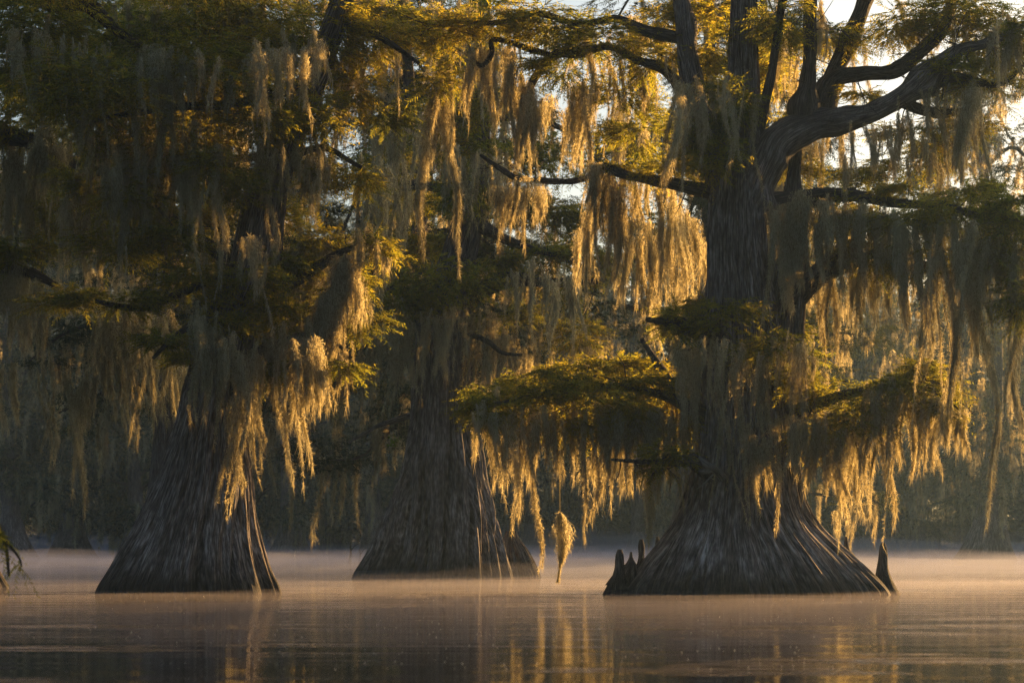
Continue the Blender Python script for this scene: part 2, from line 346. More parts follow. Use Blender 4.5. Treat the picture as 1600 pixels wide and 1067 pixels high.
# label, line of tops (photo px), (shortest, longest) px, distance, ropes, ...
MOSSES = [
 ('long golden moss ropes hanging down the far left edge of the picture', [(0, 215), (30, 225), (62, 240)], (150, 380), 34.5, 14, dict(width=13)),
 ('tawny moss fringe with a ragged lower edge at the left edge, halfway up', [(0, 430), (40, 425), (95, 445)], (60, 170), 34, 23, dict(width=12)),
 ('thin pinkish moss strand with its tip low at far left, second in from the edge', [(58, 560), (80, 556)], (130, 215), 33.5, 3, dict(width=9)),
 ('thinnest long moss strand hugging the left edge above the near green sprig', [(6, 560), (26, 560)], (90, 260), 34, 3, dict(width=7)),
 ('golden moss patch in the upper left, left of the dark foliage clump', [(52, 215), (75, 205), (105, 230)], (70, 180), 33, 13, dict(width=12)),
 ('blue-grey moss curtain at upper left with the palest tip of its row', [(165, 235), (195, 225), (225, 240)], (130, 250), 31, 15, dict(width=14)),
 ('dusky grey moss left of the blue-grey curtain at upper left', [(100, 290), (130, 280), (160, 300)], (120, 260), 32, 13, dict(width=12)),
 ('faint grey moss strands hanging low between the left edge and the left trunk', [(95, 560), (125, 590), (150, 560)], (90, 200), 33.5, 6, dict(width=8)),
 ('olive moss hanging above the long bare diagonal limb at upper left', [(225, 235), (250, 230), (275, 240)], (120, 230), 31.5, 11, dict(width=12)),
 ('tan and grey moss curtain directly left of the left tree neck', [(265, 235), (300, 240), (340, 235)], (90, 240), 31.2, 18, dict(width=13)),
 ('golden moss wisps just left of the left tree upper trunk', [(338, 190), (360, 200), (385, 195)], (110, 200), 33.2, 14, dict(width=10)),
 ('pinkish moss wisps crossing the upper trunk of the left tree', [(402, 215), (425, 205), (445, 225)], (80, 190), 31.4, 10, dict(width=9)),
 ('tan moss right of the upper trunk of the left tree, under rusty foliage', [(465, 225), (490, 215), (515, 235)], (60, 130), 32, 13, dict(width=10)),
 ('pink-lit moss over the front of the left tree neck, ending where the bare flare begins', [(300, 500), (335, 495), (365, 520)], (90, 190), 31, 20, dict(width=11)),
 ('sparse orange moss strings down the middle of the left tree trunk', [(378, 385), (400, 380), (418, 395)], (60, 180), 31, 5, dict(width=7)),
 ('big golden moss mass on the right side of the left tree', [(365, 560), (400, 545), (450, 530), (500, 530)], (80, 250), 31.5, 42, dict(width=14, dens=1.0, sp=1.2)),
 ('brightest slanting moss drape right of the left tree, from high right to low left', [(562, 365), (548, 395), (530, 425), (512, 460), (495, 490), (478, 515)], (70, 150), 31.8, 34, dict(width=13, sp=.35)),
 ('short golden tassels at the right tip of the left tree bough', [(560, 385), (585, 378), (608, 385)], (30, 75), 32.2, 8, dict(width=9)),
 ('golden tassels under the left tree bough, second cluster below its right tip', [(535, 445), (555, 438), (575, 450)], (30, 80), 32.2, 7, dict(width=10)),
 ('golden moss tassels at the lowest right bough tip of the left tree', [(480, 560), (515, 545), (548, 562)], (50, 110), 31.6, 10, dict(width=10)),
 ('long moss strand in front of the right edge of the left flared base', [(362, 640), (375, 640)], (120, 170), 31, 3, dict(width=9)),
 ('golden moss tail pointing to the water, longest under the left tree golden mass', [(456, 600), (468, 600)], (150, 185), 31.4, 2, dict(width=9)),
 ('broad dim moss curtain behind the left tree, left of its neck', [(150, 470), (210, 480), (280, 500)], (100, 240), 34, 29, dict(width=14, sp=1.2)),
 ('dim grey moss hanging low behind the left tree neck', [(230, 560), (290, 580)], (60, 150), 34.5, 11, dict(width=12)),
 ('tan moss strands at upper left of centre, from the bough beside bright sky', [(532, 80), (550, 70), (568, 90)], (110, 200), 33, 7, dict(width=10)),
 ('short moss tassel alone against the bright sky gap at upper left of centre', [(598, 85), (610, 80), (618, 92)], (60, 95), 33, 3, dict(width=9)),
 ('pale moss fringe at the top edge beside the left sky gap', [(545, -10), (580, 0), (620, 10)], (50, 110), 34, 12, dict(width=9)),
 ('dark moss in the topmost left part, behind the bare curved branch', [(180, 20), (240, 10), (300, 20)], (60, 140), 34, 14, dict(width=12)),
 ('moss hanging at the top between the bare curved branch and the left trunk', [(330, 30), (390, 20), (450, 40)], (60, 150), 33.5, 14, dict(width=12)),
 ('solitary very long moss rope hanging in the open left of centre', [(680, 150), (688, 150)], (270, 290), 34, 2, dict(width=13, sp=.1, dens=1.2)),
 ('shorter moss pair beside the top of the solitary long rope', [(672, 120), (700, 120)], (70, 130), 34, 5, dict(width=10)),
 ('golden moss tuft under the dark hooked branch at top centre', [(730, 75), (745, 85), (762, 80)], (70, 135), 33.5, 6, dict(width=10)),
 ('golden moss with three pointed tails right of the hooked branch', [(765, 75), (785, 70), (800, 80)], (80, 165), 33.6, 7, dict(width=11)),
 ('dark heavy moss hank on the broken drooping limb at top centre', [(800, 120), (815, 115), (832, 130)], (110, 170), 33.4, 9, dict(width=15, dens=1.3)),
 ('gold-edged moss fringe on the middle of the long crooked branch', [(768, 282), (800, 284), (850, 284)], (60, 115), 34.6, 14, dict(width=12)),
 ('tattered golden moss between the drooping limb and the next hank', [(845, 170), (870, 160), (895, 175)], (60, 120), 34.5, 9, dict(width=10)),
 ('olive moss hank right of the drooping limb, above the crooked branch', [(888, 130), (905, 120), (928, 135)], (120, 210), 33.8, 9, dict(width=13)),
 ('golden ropes at top centre just below the leafy bough', [(925, 95), (945, 90), (965, 100)], (70, 150), 33.5, 8, dict(width=10)),
 ('thin moss wisps right of the golden ropes at top centre', [(965, 100), (990, 95), (1030, 110)], (60, 120), 33.4, 8, dict(width=8)),
 ('dark-hearted long moss hank below the kink of the crooked branch', [(925, 265), (940, 262), (958, 270)], (150, 225), 33.1, 7, dict(width=14, dens=1.3)),
 ('golden moss right of the dark-hearted hank, left of the forked tree', [(960, 275), (980, 275), (1000, 280)], (110, 200), 33.2, 8, dict(width=11)),
 ('moss column beside the right tree trunk, dark above and golden below', [(1018, 285), (1040, 285), (1062, 290)], (140, 310), 33.2, 9, dict(width=14)),
 ('narrow golden moss ladder below the crooked branch in mid air', [(905, 350), (920, 350)], (80, 120), 34.5, 3, dict(width=9)),
 ('bright yellow moss thicket left of the right trunk', [(975, 370), (1020, 360), (1090, 350)], (80, 210), 34.5, 20, dict(width=13)),
 ('blackish moss shroud over the fork of the right tree, left side', [(1045, 110), (1075, 130), (1100, 170)], (70, 210), 31.4, 9, dict(width=11, dens=.8, sp=1.2)),
 ('grey-green moss shroud down the front of the forked trunk', [(1105, 150), (1140, 130), (1185, 150)], (50, 170), 31.1, 8, dict(width=9, dens=.7, sp=.8)),
 ('grey moss fringe over the neck of the centre tree', [(640, 490), (690, 500), (730, 490)], (60, 140), 45.6, 16, dict(width=8)),
 ('dull moss curtain left of the centre tree neck', [(560, 480), (600, 490), (640, 500)], (70, 160), 46, 16, dict(width=8)),
 ('ochre moss curtain right of the centre tree neck', [(735, 490), (770, 500), (800, 520)], (90, 200), 46.5, 14, dict(width=9)),
 ('pale grey moss behind the foliage, between centre tree and bright bough', [(810, 540), (870, 560), (930, 550)], (40, 110), 47.5, 14, dict(width=8)),
 ('pale lit moss over the right flank of the centre trunk, leftmost on the bright bough', [(738, 640), (755, 635), (775, 640)], (70, 150), 31, 9, dict(width=10)),
 ('looping moss with ragged golden hem at the lower left end of the bright bough', [(775, 645), (810, 640), (848, 640)], (110, 205), 31.2, 17, dict(width=13)),
 ('thin tail of moss nearly touching the water in front of the centre buttress', [(832, 760), (835, 760)], (125, 140), 31.2, 1, dict(width=7)),
 ('golden moss above the lone spindle tuft', [(850, 650), (872, 640), (898, 645)], (70, 140), 31.4, 10, dict(width=12)),
 ('golden moss icicles in the middle of the bright bough', [(898, 640), (930, 640), (958, 640)], (100, 160), 31.5, 13, dict(width=12)),
 ('golden moss icicles on the bright bough, second group from the right trunk', [(958, 640), (985, 640), (1010, 650)], (90, 165), 31.6, 12, dict(width=12)),
 ('shaded moss where the bright bough meets the right trunk', [(1012, 650), (1040, 640), (1075, 650)], (80, 180), 31.8, 14, dict(width=13)),
 ('single orange moss spear hanging over the stump-like knee', [(1008, 740), (1016, 740)], (95, 130), 31.6, 3, dict(width=9)),
 ('swagged blue-grey moss on the front of the right trunk', [(1100, 530), (1130, 520), (1165, 540)], (80, 210), 30.9, 10, dict(width=9, dens=.8, sp=.9)),
 ('long faint grey moss lowest on the front of the right trunk', [(1130, 650), (1150, 640), (1170, 660)], (60, 190), 30.9, 6, dict(width=9, dens=.8)),
 ('slim grey moss rope on the right half of the right trunk, mid height', [(1184, 560), (1200, 560)], (100, 160), 30.9, 5, dict(width=9)),
 ('grey-gold moss under the sunlit tuft right of the right trunk', [(1210, 540), (1240, 530), (1268, 545)], (70, 140), 31.1, 10, dict(width=11)),
 ('dark moss on the left edge of the right trunk, above the snag', [(1056, 540), (1075, 530), (1095, 550)], (90, 190), 31.2, 7, dict(width=11)),
 ('dim moss trailing over the right flare of the right trunk', [(1172, 690), (1195, 690), (1215, 700)], (70, 140), 31, 8, dict(width=11)),
 ('brown-gold moss, first under the right leafy bough from the trunk', [(1218, 660), (1240, 650), (1262, 665)], (70, 130), 31.3, 10, dict(width=12)),
 ('grey moss with golden hem, second under the right leafy bough', [(1262, 660), (1285, 660), (1308, 665)], (90, 175), 31.3, 12, dict(width=12)),
 ('brown moss reaching nearest the thin upright knee', [(1308, 660), (1330, 665), (1350, 660)], (110, 190), 31.5, 11, dict(width=12)),
 ('brightest golden moss pillar ending right above the tall right knee', [(1352, 620), (1375, 610), (1400, 620)], (120, 240), 31.2, 13, dict(width=12)),
 ('golden moss right of the bright pillar, ending higher', [(1402, 620), (1425, 615), (1445, 625)], (70, 160), 31.1, 9, dict(width=11)),
 ('moss at the drooping right tip of the right leafy bough', [(1448, 620), (1480, 625), (1510, 650)], (60, 150), 31, 12, dict(width=11)),
 ('slanting glowing moss rope below the broken reddish limb', [(1290, 410), (1302, 412)], (150, 180), 32.5, 3, dict(width=13, sp=.2)),
 ('glowing moss ropes between the slanting rope and the dark curtain', [(1325, 400), (1350, 400), (1375, 405)], (90, 180), 32.6, 9, dict(width=12)),
 ('glowing short moss fringe under the right dark bough', [(1375, 405), (1410, 410), (1452, 410)], (50, 120), 32.6, 11, dict(width=11)),
 ('dark olive moss sheet beside the second stem of the right tree', [(1200, 320), (1250, 315), (1300, 315)], (90, 220), 31, 17, dict(width=15, dens=1.2)),
 ('dark moss sheet under the right bough near its middle', [(1300, 330), (1350, 325), (1400, 335)], (70, 160), 31.2, 15, dict(width=15, dens=1.2)),
 ('dark moss sheet under the outer right bough', [(1400, 350), (1440, 345), (1490, 355)], (90, 240), 30.8, 18, dict(width=15, dens=1.2)),
 ('longest slate-coloured moss strands at right, left of the edge tree curtain', [(1455, 400), (1480, 400)], (200, 330), 30.6, 5, dict(width=11)),
 ('dark moss curtain at the right edge of the picture', [(1490, 370), (1540, 365), (1600, 380)], (90, 260), 30.4, 22, dict(width=15, dens=1.2)),
 ('lone thin dark moss strand low at right, before the blue trees', [(1536, 520), (1546, 520)], (200, 260), 30.6, 2, dict(width=9)),
 ('tan moss tail hanging by the right edge of the picture', [(1578, 520), (1594, 520)], (130, 210), 30.4, 3, dict(width=9)),
 ('slender dark moss under the middle of the sweeping limb', [(1405, 165), (1420, 165)], (80, 140), 32, 3, dict(width=8)),
 ('dark moss ropes under the outer fork of the sweeping limb', [(1440, 140), (1465, 135), (1490, 140)], (80, 155), 32, 6, dict(width=8)),
 ('thick black moss club hanging alone against the pale sky at right', [(1516, 140), (1526, 140)], (120, 155), 31.8, 4, dict(width=12, dens=1.3)),
 ('pale translucent moss just below the bend of the sweeping limb', [(1372, 180), (1385, 178), (1400, 175)], (60, 120), 31.8, 5, dict(width=9)),
 ('golden moss hanging behind the fork, left of the burled stem', [(1210, 85), (1230, 80), (1245, 95)], (50, 110), 33, 6, dict(width=9)),
 ('dark moss rope against the sky between the upright stems', [(1276, 0), (1286, 0)], (90, 140), 32, 3, dict(width=10)),
 ('dark ragged moss at the upper right corner', [(1550, 30), (1570, 20), (1595, 40)], (90, 170), 31.6, 7, dict(width=11)),
 ('sunlit moss screen under the sweeping limb, seen through the fork gap', [(1225, 225), (1270, 215), (1330, 205)], (50, 105), 33.6, 15, dict(width=11)),
 ('sunlit moss screen between the two horizontal limbs of the right tree', [(1270, 318), (1310, 315), (1350, 318)], (40, 90), 33.4, 10, dict(width=11)),
 ('dark moss below the sweeping limb where it rises', [(1320, 205), (1345, 200), (1370, 195)], (60, 130), 31.7, 6, dict(width=11)),
 ('moss wisps high among the twigs at top right', [(1400, 20), (1450, 15), (1520, 20)], (40, 110), 33, 10, dict(width=9)),
 ('moss wisps left of the upright left stem, at the top', [(985, 40), (1010, 35), (1040, 45)], (40, 100), 33.3, 7, dict(width=9)),
 ('moss veil over the slim upper trunk of the centre tree, upper part', [(705, 60), (745, 40), (790, 70)], (80, 200), 45.3, 12, dict(width=8, sp=1)),
 ('moss veil over the slim upper trunk of the centre tree, just above its leafy neck', [(700, 240), (740, 230), (790, 250)], (70, 180), 45.2, 14, dict(width=8, sp=1)),
 ('distant golden moss screen left of the long solitary rope', [(580, 200), (620, 190), (665, 200)], (80, 240), 42, 14, dict(width=9, sp=1.5)),
 ('distant golden moss screen under the crooked branch, low centre', [(790, 420), (850, 410), (910, 430)], (60, 150), 44, 14, dict(width=8, sp=1.5)),
 ('moss screen between the dark-hearted hank and the right trunk, farther back', [(960, 150), (1010, 170), (1060, 200)], (80, 220), 38, 16, dict(width=10, sp=1.5)),
 ('moss fringe along the top edge at centre, under the highest foliage', [(640, 20), (740, 10), (840, 30)], (50, 150), 36, 18, dict(width=9, sp=1.5)),
 ('moss fringe along the top edge left of the upright left stem', [(850, 40), (930, 50), (1010, 60)], (40, 130), 35.5, 16, dict(width=9, sp=1.5)),
 ('ragged moss hanging in the dim space between left and centre tree, upper part', [(560, 260), (600, 250), (640, 270)], (90, 260), 40, 12, dict(width=10, sp=1.5)),
 ('grey moss sheet in front of the dark foliage at the upper left corner', [(20, 60), (90, 50), (170, 70)], (90, 230), 30.5, 20, dict(width=12, sp=1)),
 ('grey moss sheet in front of the upper left foliage, nearer the left tree trunk', [(190, 90), (270, 80), (360, 100)], (80, 220), 30.3, 22, dict(width=12, sp=1)),
 ('grey moss hanging before the leaning upper trunk of the left tree', [(380, 70), (440, 60), (510, 60)], (70, 190), 30.6, 15, dict(width=11, sp=1)),
 ('slate moss falling from the middle left foliage, centre of the dark left part', [(120, 180), (200, 170), (300, 190)], (80, 230), 30.8, 20, dict(width=12, sp=1)),
 ('wispy moss draped on the outer twigs above the right dark bough', [(1400, 220), (1450, 225), (1500, 210)], (40, 110), 32.5, 12, dict(width=8, sp=1)),
 ('golden moss behind the slanting drape, filling the right side of the left tree', [(430, 395), (490, 380), (545, 400)], (80, 190), 32.8, 18, dict(width=11, sp=.8)),
 ('golden moss low on the right side of the left tree, under its leafy tip', [(400, 470), (455, 480), (510, 500)], (80, 180), 32.6, 16, dict(width=11, sp=.8)),
]
# variant, photo column, distance, scale, turn, label
MIDS = [
 (0, 250, 56, 1.0, .3, 'dim cypress standing behind the left tree, its foliage filling the dark upper left'),
 (2, 345, 60, 1.0, 2.0, 'second dim cypress standing behind the left tree, nearer its right edge'),
 (1, 705, 62, 1.0, 1.1, 'cypress hidden behind the centre tree, its leafy top showing above that tree neck'),
 (2, 1150, 64, .9, 4.0, 'cypress directly behind the right tree, its foliage seen left of the forked trunk'),
 (1, 1240, 74, .85, 5.0, 'slighter cypress behind the right tree, seen through the gap under the sweeping limb'),
 (2, 1075, 60, .95, 2.9, 'cypress behind the left flare of the right tree, its top beside the stems'),
 (0, 650, 57, .95, 5.5, 'cypress right behind the centre tree, its boughs spreading to the left of that trunk'),
 (1, -860, 27, 1.0, 1.5, 'unseen cypress added for shade at left, nearest to the camera of those not in view'),  # this and the next two are unseen trees added to darken the left
 (2, -640, 34, 1.05, .5, 'unseen cypress added for shade at left, level with the left tree'),
 (0, -420, 52, 1.1, 3.3, 'unseen cypress added for shade at left, behind the boughs at the left edge'),
]
HIGHS = [  # unseen trees added up-sun to block light and dapple the near trees
 (0, 1.0, (29, 73), 0.5, 'unseen high-crowned cypress added for shade at right, farther of the pair'),
 (0, 1.0, (36, 62), 2.5, 'unseen high-crowned cypress added for shade at right, nearer of the pair'),
 (0, .9, (42, 65), 4.1, 'unseen high-crowned cypress added for shade, farthest outside the right edge of the frame'),
 (0, 1.05, (22.5, 69), 1.2, 'unseen high-crowned cypress added for shade just outside the right edge, level with the middle ones'),
 (0, 1.0, (26.5, 74), 3.3, 'unseen high-crowned cypress added for shade outside the right edge, farthest from the camera'),
]
FARS = [
 (0, 20, 104, 1.0, .1, 'far cypress leftmost in the frame, nearly black under the mossy boughs'),
 (1, 110, 112, 1.0, .9, 'far cypress second from the left edge of the frame'),
 (2, 215, 108, 1.0, 2.2, 'far cypress just left of the left tree flared base'),
 (0, 330, 118, 1.0, 3.0, 'far cypress hidden behind the left tree base'),
 (1, 455, 112, .95, 4.0, 'far cypress beside the right edge of the left tree base, in grey haze'),
 (2, 520, 124, 1.0, 5.1, 'far cypress midway between the left and centre trees'),
 (0, 590, 116, 1.0, .6, 'far cypress just left of the centre tree base'),
 (1, 690, 122, 1.0, 1.7, 'far cypress hidden behind the centre tree base'),
 (2, 835, 128, .95, 2.6, 'far cypress behind the lone moss tuft, greenish in the mist'),
 (0, 915, 134, .9, 3.5, 'far cypress in the green gap left of the upright knees'),
 (1, 1000, 126, .8, 4.6, 'far cypress behind the upright knees of the right tree'),
 (2, 1100, 120, .8, 5.7, 'far cypress hidden behind the right tree flare'),
 (0, 1230, 128, .75, .2, 'far cypress behind the right flank of the right tree'),
 (1, 1345, 122, .8, 1.3, 'far cypress seen in the dark gap over the tall right knee'),
 (2, 1440, 130, .8, 2.4, 'far blue cypress between the tall right knee and the thick-based far trunk'),
 (0, 1542, 97, 1.15, 3.6, 'far blue cypress at right with the widest visible base on the misty water'),
 (1, 1620, 124, .8, 4.7, 'far blue cypress cut by the right edge of the frame'),
 (2, -90, 116, 1.0, 5.2, 'far cypress just out of frame at left'),
 (0, 1730, 130, .75, .7, 'far cypress just out of frame at right'),
]

# ------------------------------------------------------------------ the setting
def sheet(name, xs, ys, zf, mat, smooth=True):
    X, Y = np.meshgrid(xs, ys); Z = zf(X, Y); v = np.stack([X, Y, Z], -1).reshape(-1, 3)
    nx = len(xs); i = np.arange(len(ys) - 1)[:, None] * nx; j = np.arange(nx - 1)[None]
    q = np.stack([i + j, i + j + 1, i + nx + j + 1, i + nx + j], -1).reshape(-1)
    o = link(bpy.data.objects.new(name, raw_mesh(name, v, 4, q, mat, smooth))); return tag(o, kind='structure')
sheet('water', np.linspace(-420, 420, 3), np.linspace(-60, 420, 3), lambda x, y: x * 0, WATER)
gn = PN(40, 60, 5)
def bank_z(x, y):
    e = y - 142 - 10 * gn((x + 420) / 840, y * 0.02)
    return np.clip(e * 0.05, -0.4, 2.5) + 0.3 * gn((x + 420) / 840 * 3 % 1, y * 0.1)
sheet('far_bank', np.linspace(-420, 420, 160), np.linspace(128, 420, 60), bank_z, ground_mat())
# ------------------------------------------------------------------ the near trees
def tree(px, D, label, group=None):
    o = empty('bald_cypress', ((px - 800) / F * D, D, 0)); return tag(o, label, 'tree', group)
DL, DC, DR = 32.4, 47.0, 32.3

# left tree
TL = tree(295, DL, 'leaning cypress on the left with a broad dark flared base and gold-lit right side')
flare_trunk('trunk', [(925, 142, 440), (890, 165, 423), (830, 203, 404), (760, 238, 395), (700, 260, 389), (660, 275, 384), (600, 290, 385),
    (500, 322, 402), (400, 362, 440), (300, 386, 446), (200, 428, 478), (100, 480, 520), (0, 520, 552), (-120, 562, 590), (-260, 600, 622), (-500, 652, 666), (-760, 690, 694)], DL, TL, 21, flute=0.10, lobes=13, crev=0.10)
for pts in [
    [(385, 430, 18), (330, 385, 13), (262, 335, 10), (180, 292, 8), (90, 270, 4)],
    [(400, 480, 18), (470, 432, 12), (540, 392, 8), (605, 372, 3)],
    [(350, 570, 16), (430, 541, 10), (500, 521, 6, -.5), (552, 560, 3, -.8)],
    [(385, 410, 14), (300, 450, 10, -.7), (220, 482, 7, -1), (150, 470, 4, -1.4)],
    [(430, 260, 14), (500, 232, 8), (565, 262, 4)],
    [(480, 130, 15), (380, 160, 11, -.8), (260, 170, 8, -1.4), (120, 192, 4, -2)],
    [(535, 30, 12), (600, 62, 8), (655, 100, 4)],
    [(228, 296, 6, -1), (252, 330, 5, -1), (285, 378, 3, -1)],
    [(440, 240, 14), (360, 250, 10, 1.5), (230, 262, 7, 2.5), (110, 330, 4, 3)],
    [(500, 70, 14), (420, 60, 10, 1), (300, 50, 8, 2), (160, 60, 5, 3)],
    [(375, 520, 12), (330, 500, 9, -1), (280, 520, 6, -1.5), (240, 560, 3, -1.8)]]:
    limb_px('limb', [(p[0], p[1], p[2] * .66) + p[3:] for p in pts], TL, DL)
twigs(TL, [(385, 430, 18), (330, 385, 13), (262, 335, 10), (180, 292, 8), (90, 270, 4)], DL, 10, 3)
twigs(TL, [(400, 480, 18), (470, 432, 12), (540, 392, 8), (605, 372, 3)], DL, 8, 4, 0.6)
pads(TL, [(560, -200, 110, 50, 0), (620, -340, 100, 55, 0), (660, -500, 80, 55, 0), (685, -660, 45, 60, 0), (250, 535, 50, 22, -1.7), (200, 468, 55, 22, -1.1), (140, 462, 40, 18, -1.4), (130, 285, 60, 24, -.2), (300, -80, 190, 80, -1), (100, -70, 150, 80, -1.5), (480, -80, 130, 70, 0), (300, -230, 180, 80, 0), (300, 120, 150, 80, -1), (150, 150, 130, 80, -2), (430, 80, 100, 60, 0), (250, 230, 130, 50, -1), (400, 190, 80, 45, -1), (500, 180, 60, 45, -.5),  # the leftward pads above the frame are added to shade the canopy below
    (300, 60, 150, 70, 2), (150, 60, 120, 70, 3), (230, 262, 120, 50, 2.5), (400, 20, 120, 50, 1.5),
    (525, 50, 45, 50), (490, 262, 45, 35), (440, 420, 50, 35), (585, 385, 38, 18, -.2), (560, 440, 36, 28), (520, 465, 40, 30), (180, 390, 90, 45, -.5), (300, 440, 75, 40, -.7),
    (430, 480, 50, 32, -.5), (335, 500, 60, 28, -1), (535, 565, 38, 20, -.8), (470, 575, 45, 25, -.5), (590, 60, 45, 40, .2), (300, 330, 80, 35, .3), (120, 330, 90, 40, 2.5),
    (440, 340, 40, 40, .8), (500, 380, 45, 28, .5), (200, 300, 70, 35, -1.2), (330, 260, 60, 30, -1.3), (380, 310, 45, 30, -.9), (270, 370, 60, 28, -1), (110, 470, 60, 30, -1), (390, 440, 45, 30, -1), (560, 500, 45, 25, 1), (560, 280, 50, 30, .5), (600, 180, 40, 30, 1), (560, 140, 45, 30, .3), (450, 510, 60, 30, .5), (400, 580, 45, 26, -.3), (310, 560, 40, 22, 0)], DL, np.random.default_rng(11))

# centre tree
TC = tree(690, DC, 'tall pale fluted cypress in the middle, farther back, with feathery green boughs round its neck')
flare_trunk('trunk', [(903, 556, 800), (860, 580, 790), (800, 600, 779), (740, 618, 762), (690, 630, 752), (640, 638, 745), (600, 643, 740), (560, 646, 736),
    (520, 652, 732), (440, 675, 738), (350, 706, 752), (250, 722, 764), (120, 728, 764), (0, 735, 765), (-200, 740, 762), (-420, 744, 756), (-620, 749, 752)], DC, TC, 5, flute=0.26, lobes=13, crev=0.38)
flare_trunk('root_buttress', [(904, 768, 848), (880, 772, 838), (855, 780, 822), (840, 788, 808), (828, 794, 802)], DC + 1.3, TC, 9, flute=0.15, lobes=5, seg=160)
for pts in [
    [(725, 470, 20), (790, 437, 15), (850, 441, 10), (935, 440, 5)],
    [(715, 520, 6), (760, 532, 4.5, -1), (785, 551, 3.5, -1), (816, 555, 2.5, -1)],
    [(665, 480, 14), (620, 452, 9), (565, 470, 4)],
    [(735, 340, 14), (800, 378, 9), (880, 402, 7), (945, 440, 3)],
    [(725, 310, 12), (660, 290, 8, 1), (600, 300, 5, 2)],
    [(745, 210, 12), (690, 190, 8, -1), (620, 210, 5, -1.5)],
    [(750, 190, 12), (820, 180, 8, 1), (900, 210, 4, 2)]]:
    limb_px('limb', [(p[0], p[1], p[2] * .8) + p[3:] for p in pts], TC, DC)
twigs(TC, [(735, 340, 14), (800, 378, 9), (880, 402, 7), (945, 440, 3)], DC, 8, 14)
pads(TC, [(740, -60, 80, 50, 0), (680, -160, 70, 40, 0), (800, -200, 70, 40, 0), (745, -330, 70, 50, 0), (750, -500, 45, 60, 0), (680, 445, 92, 42, -1), (620, 475, 50, 32, -1), (745, 440, 50, 30, -.5), (850, 395, 60, 32), (800, 500, 60, 26, 1), (905, 530, 55, 38, 1), (880, 440, 60, 28, .5),
    (640, 300, 60, 45, 1.5), (600, 240, 60, 50, 2), (690, 370, 60, 25, 1), (700, 190, 50, 35, -1), (860, 240, 60, 45, 2), (940, 330, 60, 40, 3), (800, 320, 50, 30, 2),
    (930, 400, 40, 30, 1), (580, 300, 40, 40, 3), (735, 300, 55, 40, -1.2), (745, 150, 50, 50, -1), (750, 60, 60, 50, -1), (735, 225, 45, 30, -1), (800, 250, 50, 30, 1), (870, 330, 60, 30, 1.5), (960, 250, 60, 50, 4), (1000, 350, 60, 40, 3), (640, 380, 50, 30, 1.5), (780, 400, 40, 22, -.5)], DC, np.random.default_rng(12), dens=0.8)
lf = []
c = P(616, 690, DC - 1)      # small fresh spray of broad leaves left of the trunk
for k in range(46):
    d = unit(rng.normal(size=3)); b = c + rng.normal(size=3) * [0.09, 0.09, 0.07]
    s = unit(np.cross(d, rng.normal(size=3))); lf.append(tri(b[None], d[None], s[None], np.array([0.09]), np.array([0.045])))
obj_tris('leafy_shoot', lf, SPRIG, TC, c)
limb_px('bare_branch', [(640, 650, 5, .5), (600, 662, 3.5, 0), (570, 676, 2.5, -.3), (545, 692, 1.5, -.5)], TC, DC, DEADWOOD, 8)

# right tree
TR = tree(1180, DR, 'huge cypress on the right with forked upper trunk and a heavy sweeping limb')
flare_trunk('trunk', [(927, 972, 1392), (905, 985, 1372), (880, 1003, 1345), (855, 1022, 1318), (835, 1038, 1292), (810, 1054, 1272), (780, 1066, 1258), (740, 1077, 1250),
    (690, 1087, 1243), (640, 1092, 1236), (560, 1098, 1226), (480, 1102, 1212), (400, 1106, 1198), (330, 1107, 1196), (270, 1112, 1196), (220, 1122, 1188), (150, 1136, 1184),
    (60, 1142, 1182), (-60, 1148, 1184), (-260, 1156, 1182), (-520, 1166, 1182), (-860, 1176, 1180)], DR, TR, 33, flute=0.12, lobes=17, crev=0.2)
flare_trunk('second_stem', [(640, 1165, 1255), (540, 1180, 1262), (460, 1196, 1262), (400, 1206, 1262), (350, 1216, 1256), (300, 1226, 1250), (262, 1233, 1249), (225, 1238, 1250), (200, 1241, 1248)], DR + .35, TR, 39, flute=0.12, lobes=6, seg=200)
limb_px('left_stem', [(1140, 330, 30), (1112, 230, 24), (1085, 150, 18), (1068, 50, 15), (1063, -70, 14), (1060, -240, 11), (1066, -440, 6), (1060, -620, 1)], TR, DR, BARK, 40)
limb_px('sweeping_limb', [(1150, 350, 30), (1176, 285, 36), (1205, 232, 32), (1255, 202, 26), (1310, 190, 22), (1360, 177, 18), (1392, 160, 17), (1418, 142, 18), (1445, 118, 21), (1474, 98, 15), (1500, 78, 10), (1550, 66, 6, -.3), (1620, 30, 4, -.6)], TR, DR, BARK, 48, 61)
